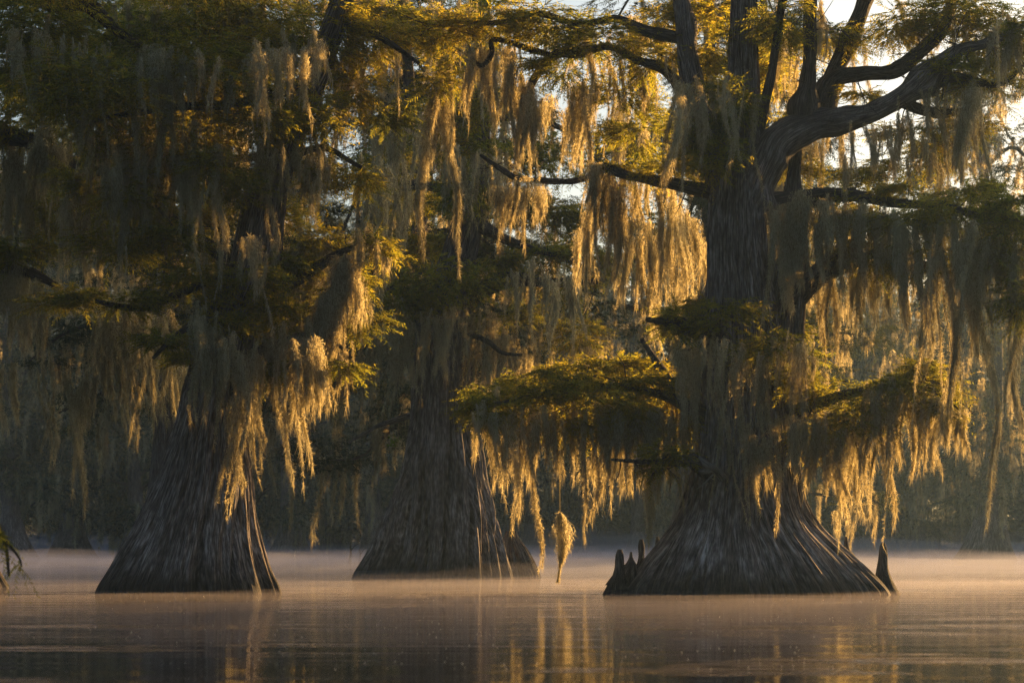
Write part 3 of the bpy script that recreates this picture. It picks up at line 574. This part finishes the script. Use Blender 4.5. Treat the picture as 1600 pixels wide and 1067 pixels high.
for pts in [
    [(1440, 128, 14), (1500, 124, 8), (1562, 132, 4), (1600, 100, 3)],
    [(1255, 210, 16, .3), (1292, 130, 13, .5), (1345, 114, 12, .5), (1395, 112, 11, .4), (1432, 85, 10, .3), (1480, 30, 9, .5), (1500, -70, 7, .6), (1530, -190, 1, .8)],
    [(1250, 215, 14), (1258, 165, 19), (1263, 130, 11), (1266, 60, 10), (1266, -90, 8), (1272, -250, 1)],
    [(1284, 205, 18, .4), (1298, 130, 16, .6), (1325, 65, 13, .8), (1350, 10, 11, 1), (1372, -90, 9, 1.2), (1400, -260, 1, 1.4)],
    [(1190, 320, 20), (1270, 306, 13), (1340, 307, 10, -.5), (1400, 318, 7, -.9), (1470, 322, 6, -1.2), (1530, 338, 4, -1.5), (1630, 345, 3, -2)],
    [(1225, 480, 22, .3), (1280, 425, 19, .2), (1330, 393, 16), (1400, 402, 10, -.5), (1490, 432, 5, -1)],
    [(1120, 660, 20), (1050, 622, 9, -.3), (980, 606, 6, -.3), (900, 606, 5, -.6), (830, 620, 4, -.9), (770, 632, 3, -1.1), (735, 642, 2, -1.2)],
    [(1060, 606, 12, -.2), (1040, 590, 10), (1022, 560, 6, .3), (1003, 530, 4, .5)],
    [(1215, 660, 20), (1290, 624, 9, -.3), (1380, 606, 6, -.6), (1445, 606, 4, -1), (1505, 642, 2, -1.3)],
    [(1115, 302, 12), (1050, 286, 8), (985, 275, 7, .4), (945, 262, 6, .8), (922, 276, 5, 1.2), (880, 284, 5, 2), (812, 279, 5, 3), (780, 262, 4, 3.5), (752, 244, 3, 4)],
    [(1080, 160, 11), (1040, 112, 8, .2), (1000, 96, 7, .3), (950, 74, 6, .7), (905, 84, 6, .9), (865, 88, 7, 1.2), (832, 130, 7, 1.4), (812, 200, 6, 1.4), (806, 250, 4, 1.4)],
    [(1066, 60, 10), (1015, 50, 8, .3), (965, 30, 6, .5), (905, 38, 5, .8), (840, 22, 4.5, 1), (775, 36, 4, 1.2), (700, 34, 3, 1.5), (600, 58, 2, 2)],
    [(1185, 205, 9), (1205, 120, 7, -.5), (1220, 20, 6, -.6), (1240, -80, 4, -.8), (1250, -180, 1, -1)],
    [(1110, 740, 14, -.9), (1085, 720, 9, -1.3), (1060, 716, 5, -1.6)],
    [(1085, 720, 7, -1.2), (1010, 722, 4, -1.5), (955, 718, 2, -1.7)],
    [(1120, 520, 14, -.5), (1060, 505, 8, -.9), (1010, 500, 4, -1.2)],
    [(865, 88, 5, 1.2), (775, 62, 4, 1.3), (768, 85, 4.5, 1.2), (752, 104, 4, 1.2), (737, 92, 2, 1.2)],
    [(1400, 155, 9, .2), (1440, 172, 8, .3), (1480, 178, 6, .5), (1530, 165, 3, .6)]]:
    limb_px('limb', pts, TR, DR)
limb_px('broken_snag', [(1128, 746, 6, -1.7), (1116, 733, 5, -1.9), (1104, 726, 5, -2), (1092, 714, 2, -2)], TR, DR, DEADWOOD, 10)
limb_px('broken_snag', [(1114, 732, 4, -1.9), (1102, 737, 4, -2), (1090, 736, 1, -2.1)], TR, DR, DEADWOOD, 8)
limb_px('broken_snag', [(1114, 741, 1.2, -2), (1098, 757, 1, -2.1), (1086, 765, .5, -2.1)], TR, DR, DEADWOOD, 6)
# knees rising from the flare of the right tree
for (px, pt, pb, w0, w1, dd) in [(968, 858, 928, 20, 4, -.3), (986, 862, 905, 24, 3, .2), (1002, 842, 900, 10, 4, .9), (1380, 848, 928, 19, 4.5, -.2), (1322, 838, 880, 14, 3, .5), (1027, 838, 880, 8, 3, .6)]:
    limb_px('root_knee', [(px - (px < 1200) * 4 + (px > 1200) * 6, pb + 12, w0 * 1.15, dd), (px - (px < 1200) * 2 + (px > 1200) * 3, pb - 8, w0 * .8, dd), (px, (pt + pb) / 2, w0 * 0.42, dd), (px, pt + 10, w1 * 1.2, dd), (px, pt, w1 * .6, dd)], TR, DR, BARK, 24)
for q, n, s, l in [([(1255, 202, 26), (1360, 177, 18), (1418, 142, 18), (1474, 98, 15), (1550, 66, 6, -.3)], 14, 21, .9),
    ([(1190, 320, 20), (1340, 307, 12, -.5), (1470, 322, 8, -1.2), (1630, 345, 5, -2)], 12, 22, .8), ([(1400, 155, 9, .2), (1480, 178, 6, .5), (1530, 165, 3, .6)], 8, 23, .7),
    ([(1120, 650, 22), (1050, 604, 12, -.3), (980, 598, 9, -.6), (900, 592, 7, -.9), (770, 624, 4, -1.3)], 9, 1, .5),
    ([(1085, 720, 7, -1.2), (1010, 722, 4, -1.5), (955, 718, 2, -1.7)], 12, 2, .5), ([(1250, 215, 14), (1266, 60, 10), (1266, -90, 8)], 8, 5, .9),
    ([(1255, 210, 16), (1345, 114, 12), (1432, 85, 10), (1500, -70, 7)], 12, 6, 1.0), ([(1440, 128, 14), (1500, 124, 8), (1600, 100, 3)], 10, 7, .8),
    ([(1066, 60, 12), (960, 38, 9, .5), (840, 32, 7, 1), (700, 42, 5, 1.5), (600, 52, 3, 2)], 16, 8, 1.0), ([(1115, 302, 12), (985, 275, 7, .4), (880, 284, 5, 2), (752, 244, 3, 4)], 10, 9, .5),
    ([(1215, 650, 22), (1290, 604, 12, -.5), (1445, 592, 6, -1.2), (1505, 632, 3, -1.5)], 9, 10, .5)]:
    twigs(TR, q, DR, n, s, l)
pads(TR, [(1060, -90, 90, 50, 0), (1180, -120, 100, 50, 1), (1320, -110, 110, 50, .6), (1480, -100, 110, 50, .4), (900, -80, 110, 40, 1), (1120, -260, 120, 60, 0), (1260, -240, 120, 50, 1), (1420, -220, 90, 50, 1), (1150, -430, 110, 60, .3), (1180, -620, 80, 60, 0), (1178, -790, 40, 60, 0), (925, 622, 90, 34, -1.05, .3), (1000, 640, 60, 40, -1.0, .3), (850, 618, 52, 30, -1.3, .35), (1330, 640, 85, 38, -1.1, .35), (1425, 622, 60, 34, -1.3, .35), (795, 600, 34, 16, -.2, .6), (855, 572, 26, 12, -.2, .7), (905, 566, 34, 10, 0, .7), (960, 562, 36, 9, .2, .7), (1010, 568, 34, 12, .4, .7), (760, 630, 30, 26, -.6, .6), (1230, 515, 34, 22, .4, .5), (1262, 560, 18, 26, .3, .5), (1445, 575, 30, 14, -.6, .6), (1480, 610, 26, 20, -.9, .6), (1400, 590, 30, 10, -.3, .6), (1250, 180, 50, 14, .6), (930, 574, 95, 13, .6), (1000, 578, 50, 13, .7), (840, 590, 55, 17, .5), (770, 618, 42, 22, .3), (740, 636, 24, 18, -.9), (950, 592, 85, 18, -.6), (1000, 590, 50, 18, -.5), (860, 608, 60, 22, -.9), (780, 632, 48, 24, -1.2), (860, 578, 28, 14, -.8), (1040, 612, 45, 28, -.3), (760, 650, 30, 24, -1.2),
    (960, 650, 80, 38, -.2), (890, 655, 60, 34, -.5), (1040, 660, 50, 40, -.2), (1030, 715, 50, 25, -1.3),
    (1300, 618, 60, 28, -.5), (1370, 602, 60, 22, -.9), (1440, 600, 50, 24, -1.1), (1485, 645, 32, 26, -1.4), (1340, 655, 80, 34, -.3), (1440, 570, 26, 14, -1.1), (1270, 680, 50, 40, -.6),
    (1500, 335, 100, 36, -1.5), (1400, 340, 70, 34, -1), (1585, 340, 60, 48, -1.8), (1310, 335, 60, 26, -.6), (1560, 400, 80, 40, -1.6), (1450, 400, 80, 38, -1), (1360, 400, 60, 35, -.4), (1590, 460, 60, 50, -2),
    (1125, 495, 60, 30, -1), (1200, 535, 60, 30, -1), (1055, 500, 45, 34, -.9), (1230, 590, 40, 30, -.8),
    (1040, 262, 50, 18, .2), (1085, 240, 40, 30, 0), (985, 258, 40, 14, .5), (1090, 195, 50, 50, -.2), (1140, 150, 40, 40, -.6), (1120, 250, 40, 35, -.7),
    (600, 35, 60, 36, 2), (690, 55, 65, 34, 1.5), (687, 125, 32, 40, 1.5), (765, 25, 80, 32, 1.2), (850, 40, 85, 36, 1), (940, 62, 85, 36, .6), (1015, 88, 60, 38, .3), (885, 105, 60, 24, 1),
    (1030, 28, 50, 28, .5), (1105, 75, 40, 40, .2), (1225, 28, 50, 38, -.5), (1295, 60, 50, 36, .6), (1350, 148, 40, 16, .5), (1400, 35, 70, 36, .5), (1500, 25, 90, 46, .2), (1585, 55, 50, 50, -.3),
    (1485, 108, 60, 26, 0), (1540, 130, 50, 26, 0), (1425, 215, 60, 26, .5), (1365, 262, 50, 24, 1), (1500, 200, 50, 30, .6), (1350, 290, 40, 20, .5), (1500, 292, 70, 18, -1), (1420, 300, 50, 16, -.8), (1590, 318, 50, 20, -1.6), (1460, 240, 50, 30, 1.5), (1540, 60, 60, 40, .5), (1210, 90, 40, 50, 1), (1120, 20, 50, 40, .8), (975, 150, 50, 40, 1.5), (1000, 210, 50, 30, 1.2), (1240, 260, 40, 25, 1.5)], DR, np.random.default_rng(13))

# tree standing beyond the left edge whose boughs reach in
TE = tree(-120, 36.0, 'cypress beyond the left edge whose dark mossy boughs reach into the upper left corner')
flare_trunk('trunk', [(918, -270, 10), (850, -210, -30), (760, -180, -60), (600, -165, -80), (300, -150, -90), (0, -140, -95), (-250, -130, -100)], 36.0, TE, 51, flute=0.14, lobes=9, seg=240, dz=.06)
for pts in [
    [(-110, 30, 26), (20, -10, 18, -2), (96, 4, 12, -3), (140, 10, 10, -3), (182, 48, 7, -3), (243, 84, 4, -3)],
    [(-110, 250, 24), (-20, 215, 15, -1), (60, 225, 10, -2), (120, 260, 5, -2)],
    [(-110, 460, 20), (-30, 430, 13, -1), (40, 425, 8, -2), (95, 450, 4, -2)],
    [(-110, 150, 20), (0, 120, 14, 1), (90, 130, 8, 2), (180, 160, 4, 2)]]:
    limb_px('limb', pts, TE, 36.0)
pads(TE, [(40, 90, 110, 80, -2), (30, 200, 90, 50, -1.5), (60, 30, 120, 60, -3), (100, 150, 90, 60, 1), (20, 400, 60, 40, -1.8), (40, 300, 70, 40, 0), (-40, 300, 70, 60, 0)], 36.0, np.random.default_rng(14))

# sprig hanging into the picture at the left edge, close to the camera, from a tree whose trunk stands out of the frame
TN = tree(-420, 15.5, 'near cypress out of frame, only its small green sprig hanging in at the left edge')
flare_trunk('trunk', [(1012, -700, -180), (900, -560, -320), (700, -510, -370), (200, -480, -400), (-600, -460, -420)], 15.5, TN, 71, flute=0.12, lobes=8, seg=160, dz=.08)
limb_px('limb', [(-430, 500, 30), (-250, 560, 22), (-90, 690, 14), (-20, 790, 6), (8, 850, 3), (14, 900, 2)], TN, 15.5)
limb_px('limb', [(-60, 740, 8), (-10, 820, 3), (28, 868, 2), (34, 885, 1)], TN, 15.5)
k = 15.5 / F
wd = []
T = np.concatenate([foliage(P(2, 842, 15.5), (18 * k, 30 * k, 40 * k), 40, .6, droop=.9, wood=wd), foliage(P(30, 878, 15.5), (7 * k, 10 * k, 12 * k), 7, .5, droop=.9, wood=wd)])
obj_tris('foliage', [T], NEEDLE, TN, (0, 0, 0)).location = (-TN.location[0], -TN.location[1], 0)

# ------------------------------------------------------------------ hanging moss on the near trees
GR = 'Spanish moss hanging from the near cypresses'
def moss(label, line, lens, D, n, width=9, dens=1.0, sp=0.5, seed=None, taper=None):
    """line: [(px, py)...] along which n ropes hang; lens (min, max) in photo pixels; D distance; sp depth spread in m"""
    r = np.random.default_rng(seed if seed is not None else int(line[0][0] * 13 + line[0][1] * 7 + D) % 99991)
    L = np.asarray(line, float); s = np.linspace(0, len(L) - 1, max(n, 2)) if n > 1 else np.array([(len(L) - 1) / 2])
    s = np.clip(s + r.normal(size=n) * 0.25 * (len(L) - 1) / max(n, 2), 0, len(L) - 1.001)
    i = s.astype(int); f = (s - i)[:, None]; pt = L[i] * (1 - f) + L[i + 1] * f
    ln = lens[0] + (lens[1] - lens[0]) * r.random(n) ** 1.6
    ln *= 0.8 + 0.4 * PN(max(2, n // 5), 4, int(r.integers(999)))(s / len(L) % 1, 0.5)
    if n > 6 and not taper: taper = (.45, .9, 1, .85, 1, .9, .45)
    if taper: ln *= np.interp(s / (len(L) - 1), np.linspace(0, 1, len(taper)), taper)
    dd = D + r.normal(size=n) * sp * 0.5; k = dd / F
    tops = np.stack([(pt[:, 0] - 800) * k, dd, EYE + (HOR - pt[:, 1] + r.normal(size=n) * 13) * k], 1)
    wd = width * k * np.exp(r.normal(size=n) * 0.42); thin = r.random(n) < .3; wd[thin] *= .4; ln[thin] *= 1.15; tops[:, 2] += thin * 0.05
    T = moss_strands(tops, ln * k, wd, dens, D / 34, r)
    o = obj_tris('hanging_moss', [T], MOSS, None, tops.mean(0))
    return tag(o, label, 'moss', GR)
for a in MOSSES: moss(*a[:5], **a[5])
# the lone tuft swinging on a thread over the water, left of the right tree
def tuft():
    D = 33.0; k = D / F; c = P(875, 800, D); n = 5200; r = np.random.default_rng(5)
    t = r.random(n) ** 1.25; prof = np.interp(t, [0, .08, .3, .55, .75, 1], [.02, .5, 1, .62, .14, .03]) * 17 * k
    keep = (t < .72) | (r.random(n) < .25); t, prof = t[keep], prof[keep]; n = len(t)
    g = r.normal(size=(n, 2)) * .42; p = np.stack([c[0] + .05 * np.sin(t * 4) + g[:, 0] * prof, c[1] + g[:, 1] * prof, c[2] - t * 108 * k], 1)
    d = r.normal(size=(n, 3)) * .4; d[:, 2] -= 1; d = unit(d)
    T = tri(p, d, unit(np.cross(d, r.normal(size=(n, 3)))), .05 + .07 * r.random(n), np.full(n, .008))
    o = obj_tris('hanging_moss', [T], MOSS, None, c); tag(o, 'single spindle-shaped moss tuft dangling on a thread just above the water', 'moss', GR)
    top = P(872, 690, D)
    v, q, b = tube([top, (top + c) / 2 + [.01, 0, 0], c - [0, 0, .1]], [.004, .004, .004], 4, rings=10)
    me = raw_mesh('thread', v - c, 4, q, MOSS, True, attr=b); link(bpy.data.objects.new('thread', me), o)
tuft()
# ------------------------------------------------------------------ trees farther back
def build_far_tree(seed, H, cr, first, leaf, nmoss, lob=9):
    """a cypress at the origin: flared trunk, limbs, foliage and the moss it carries"""
    r = np.random.default_rng(seed); root = empty('bald_cypress')
    rt = H * 0.017
    zz = np.concatenate([np.linspace(-0.3, 4, 40), np.linspace(4.2, H, 60)]); th = np.linspace(0, 2 * np.pi, 56, endpoint=False)
    TH, Z = np.meshgrid(th, zz); U = TH / 2 / np.pi
    fl = np.exp(-np.maximum(Z, 0) / 1.6); b = np.abs(2 * PN(lob, 40, seed)(U, Z * .2) - 1) ** .8
    R0 = rt * (1 - 0.75 * Z / H) * (1 + 2.6 * fl) * (1 + 0.28 * fl * (b - .5)) + 0.05 * PN(23, 60, seed)(U, Z)
    lx = 0.5 * np.sin(Z * 0.16 + seed); ly = 0.4 * np.sin(Z * 0.13 + 2 * seed); lx -= 0.5 * math.sin(seed); ly -= 0.4 * math.sin(2 * seed)
    v = np.stack([lx + R0 * np.cos(TH), ly + R0 * np.sin(TH), Z], -1).reshape(-1, 3); seg = 56
    i = np.arange(len(zz) - 1)[:, None] * seg; j = np.arange(seg)[None]; j2 = (j + 1) % seg
    q = np.stack([i + j, i + j2, i + seg + j2, i + seg + j], -1).reshape(-1)
    bk = np.stack([np.cos(TH), np.sin(TH), Z], -1).reshape(-1, 3)
    link(bpy.data.objects.new('trunk', raw_mesh('trunk', v, 4, q, BARK, True, attr=bk)), root)
    tubes, leaves, tops, lens, wds = [], [], [], [], []
    nl = 26
    for k in range(nl):
        z0 = first + (H - first) * (k + r.random()) / nl * 0.95; a = k * 2.4 + r.random()
        ln = cr * (0.55 + 0.6 * r.random()) * (1 - 0.55 * (z0 / H) ** 2)
        c0 = np.array([0.5 * math.sin(z0 * .16 + seed) - .5 * math.sin(seed), 0.4 * math.sin(z0 * .13 + 2 * seed) - .4 * math.sin(2 * seed), z0])
        d = np.array([math.cos(a), math.sin(a), 0]); p = [c0, c0 + d * ln * .4 + [0, 0, .5 * r.normal() + .3], c0 + d * ln * .75 + [0, 0, .5 * r.normal()], c0 + d * ln + [0, 0, -0.5 - .5 * r.random()]]
        tubes.append(tube(p, [rt * .3, rt * .2, rt * .12, .02], 7, seed=k, rings=12))
        cv = catmull(p, 12)
        for t in (4, 6, 8, 10, 11):
            c = cv[t] + r.normal(size=3) * [.5, .5, .25]; s = 0.5 + 0.45 * r.random()
            leaves.append(foliage(c, (1.5 * s, 1.5 * s, .62 * s), int(46 / leaf), leaf * 2.0, r))
            m = nmoss
            for _ in range(m):
                tops.append(c + r.normal(size=3) * [.7 * s, .7 * s, .1]); lens.append(0.5 + 2.2 * r.random() ** 2); wds.append(.10 + .12 * r.random())
    me = obj_tubes('limbs', tubes, LIMB, root)
    obj_tris('foliage', leaves, FARLEAF, root)
    obj_tris('moss_drapery', [moss_strands(tops, lens, wds, .8, 2.6 * leaf, r)], MOSS, root)
    return root
def copy_tree(o, parent=None):
    c = o.copy(); COL.objects.link(c); c.parent = parent
    for ch in list(o.children): copy_tree(ch, c)
    return c
protoM = [build_far_tree(101, 19, 5.2, 4.0, 0.75, 2), build_far_tree(102, 17, 4.6, 3.2, 0.75, 2), build_far_tree(103, 21, 5.0, 5.0, 0.75, 2)]
protoF = [build_far_tree(104, 22, 4.6, 3.0, 1.25, 3), build_far_tree(105, 24, 5.2, 2.4, 1.25, 3), build_far_tree(106, 20, 4.4, 1.6, 1.25, 3)]
used = set()
def place(protos, k, px, D, s, rz, label, group):
    p = protos[k]
    o = p if (id(p) not in used) else copy_tree(p); used.add(id(p))
    o.location = ((px - 800) / F * D, D, 0); o.scale = (s, s, s); o.rotation_euler = (0, 0, rz)
    return tag(o, label, 'tree', group)
GM, GF = 'cypresses standing behind the three big ones', 'hazy cypresses along the far side of the lake'
for a in MIDS: place(protoM, *a, GM)
protoH = [build_far_tree(107, 26, 4.4, 13.5, 0.8, 2)]
for v, sc_, (x, y), rz, lab in HIGHS: place(protoH, v, 800 + x / y * F, y, sc_, rz, lab, 'unseen cypresses added for shade outside the frame at right')
for a in FARS: place(protoF, *a, GF)

# the wood behind them reads as one mass
def wood():
    r = np.random.default_rng(77); T = []; X = np.arange(-92, 150, 4.4)
    for row, (yy, hh) in enumerate(((146, 19), (153, 25), (162, 28))):
        for x in X:
            h = hh * (0.72 + 0.4 * r.random()) * (0.9 if x > 50 else 1.0)
            for k in range(16):
                z = 0.6 + (h - 1) * (k + r.random()) / 16; sp = 3.6 * (1 - .5 * (z / h) ** 2)
                T.append(foliage((x + r.normal() * 1.5, yy + r.normal() * 2, z), (sp, sp, 1.7), 62, 5.4, r))
    n = 900; tops = np.stack([r.uniform(-85, 85, n), r.uniform(141, 151, n), r.uniform(3, 18, n)], 1)
    T.append(moss_strands(tops, r.uniform(1.5, 4, n), r.uniform(.25, .5, n), .9, 6, r))
    return T
tag(obj_tris('far_wood', wood(), FARLEAF), 'dim blue-green wood closing the far shore of the lake', 'wood', kind='stuff')
# little dead stump standing in the water between the left and centre trees
def stump(px, pt, pb, D, w, label, group=None):
    o = empty('dead_snag', P(px, HOR + EYE * F / D, D))
    limb_px('stem', [(px - 1, pb + 4, w * 1.5), (px, pb - 6, w), (px + 1, (pt + pb) / 2, w * .7), (px, pt, w * .35)], o, D, LIMB, 10)
    limb_px('twig', [(px, (pt + pb) / 2, w * .4), (px + 6, (pt + pb) / 2 - 9, w * .3), (px + 12, (pt + pb) / 2 - 13, w * .15)], o, D, LIMB, 6)
    return tag(o, label, 'dead tree', group)
stump(547, 845, 880, 88.0, 2.2, 'small dark snag standing in the misty water between the left and centre trees')
stump(562, 858, 878, 92.0, 1.6, 'shorter snag just right of the small dark snag in the misty water')

# seed fluff and bubbles drifting on the water, far more than one would count
def flecks():
    r = np.random.default_rng(8); n = 1500; y = 12.5 + 20 * r.random(n) ** 1.1; x = (r.random(n) * 1.1 - .55) * y * .54
    keep = PN(9, 40, 4)((x + 10) / 20 % 1, y * .6) + .3 * r.random(n) > .78; x, y = x[keep], y[keep]; n = len(x)
    T = []
    s = 0.002 + 0.0045 * r.random(n) ** 2
    for k in range(4):
        a = k * np.pi / 2; c = np.stack([x, y, np.zeros(n) + .002], 1)
        p = lambda q: c + np.stack([np.cos(q) * s, np.sin(q) * s, np.zeros(n)], 1)
        up = c + np.stack([np.zeros(n), np.zeros(n), s], 1); T.append(np.stack([p(a), p(a + np.pi / 2), up], 1))
    return T
def fluff_mat():
    m, nt, out = new_mat('seed_fluff'); d = node(nt, 'BsdfDiffuse'); t = node(nt, 'BsdfTranslucent'); mx = node(nt, 'MixShader', Fac=.6)
    d.inputs[0].default_value = (.8, .76, .7, 1); t.inputs[0].default_value = (.85, .8, .7, 1)
    nt.links.new(d.outputs[0], mx.inputs[1]); nt.links.new(t.outputs[0], mx.inputs[2]); nt.links.new(mx.outputs[0], out.inputs[0]); return m
tag(obj_tris('floating_fluff', flecks(), fluff_mat()), 'tiny bright specks of seed fluff floating on the near water', 'fluff', kind='stuff')

# ------------------------------------------------------------------ mist lying on the water, and the hazy air
def mist(name, x0, x1, y0, y1, hf, step, mat, label):
    xs = np.arange(x0, x1 + .01, step); ys = np.arange(y0, y1 + .01, step); X, Y = np.meshgrid(xs, ys)
    e = np.minimum(np.minimum(X - x0, x1 - X), np.minimum(Y - y0, y1 - Y)); H = hf(X, Y) * np.clip(e / (2 * step), 0, 1)
    top = np.stack([X, Y, 0.012 + np.maximum(H, 0.0)], -1).reshape(-1, 3); top[:, 2] += 1e-3; bot = top.copy(); bot[:, 2] = 0.008
    nx, ny = len(xs), len(ys); i = np.arange(ny - 1)[:, None] * nx; j = np.arange(nx - 1)[None]
    q = np.stack([i + j, i + j + 1, i + nx + j + 1, i + nx + j], -1).reshape(-1, 4); n = nx * ny; F_ = [q, q[:, ::-1] + n]
    ring = np.concatenate([np.arange(nx), np.arange(1, ny) * nx + nx - 1, (ny - 1) * nx + np.arange(nx - 2, -1, -1), np.arange(ny - 2, 0, -1) * nx])
    r2 = np.roll(ring, -1); F_.append(np.stack([r2, ring, ring + n, r2 + n], -1))
    me = raw_mesh(name, np.vstack([top, bot]), 4, np.vstack(F_).reshape(-1), mat, True)
    o = link(bpy.data.objects.new(name, me)); return tag(o, label, 'mist', kind='stuff')
m1 = PN(16, 64, 31); m2 = PN(48, 200, 32)
def h_far(x, y):
    u = (x + 120) / 240 % 1
    return 0.10 * np.clip((y - 34) / 18, 0, 1) + 0.45 * m1(u, y * .12) * m2(u, y * .5) * 2 * np.clip((y - 32) / 26, 0, 1) + 2.0 * np.clip((y - 96) / 40, 0, 1) * m1(u, y * .1 + 7) * (.5 + m2(u, y * .3))
def h_near(x, y):
    u = (x + 40) / 80 % 1
    band = (1 / (1 + np.exp(-(y - 18.2) * 1.6)) / (1 + np.exp((y - 26.5) * .9))) * (0.55 + 0.9 * m1(u, y * .3)) * .2 + np.exp(-((y - 36) / 8) ** 2) * .09 * (.6 + m1(u, y * .4))
    return band * (0.6 + .6 * m2(u, y * .8))
mist('water_mist', -70, 70, 30, 141, h_far, 1.0, vol_mat('far_mist', (.74, .77, 1.0), MIST_FAR, .15), 'pale mist sheet lying over the far water')
mist('water_mist', -20, 20, 13, 56, h_near, .35, vol_mat('near_mist', (.93, .86, .93), MIST_NEAR, .25), 'warm thin mist band drifting on the near water')
def haze():
    x, y0, y1, z0, z1 = 430, -70, 430, -1.6, 30.0
    v = [(sx * x, yy, zz) for zz in (z0, z1) for yy in (y0, y1) for sx in (-1, 1)]
    q = [0, 2, 3, 1, 4, 5, 7, 6, 0, 1, 5, 4, 2, 6, 7, 3, 0, 4, 6, 2, 1, 3, 7, 5]
    o = link(bpy.data.objects.new('haze', raw_mesh('haze', v, 4, q, vol_mat('haze', (.38, .62, 1.0), HAZE, .35)))); tag(o, 'thin morning haze over the lake', 'haze', kind='stuff')
haze()
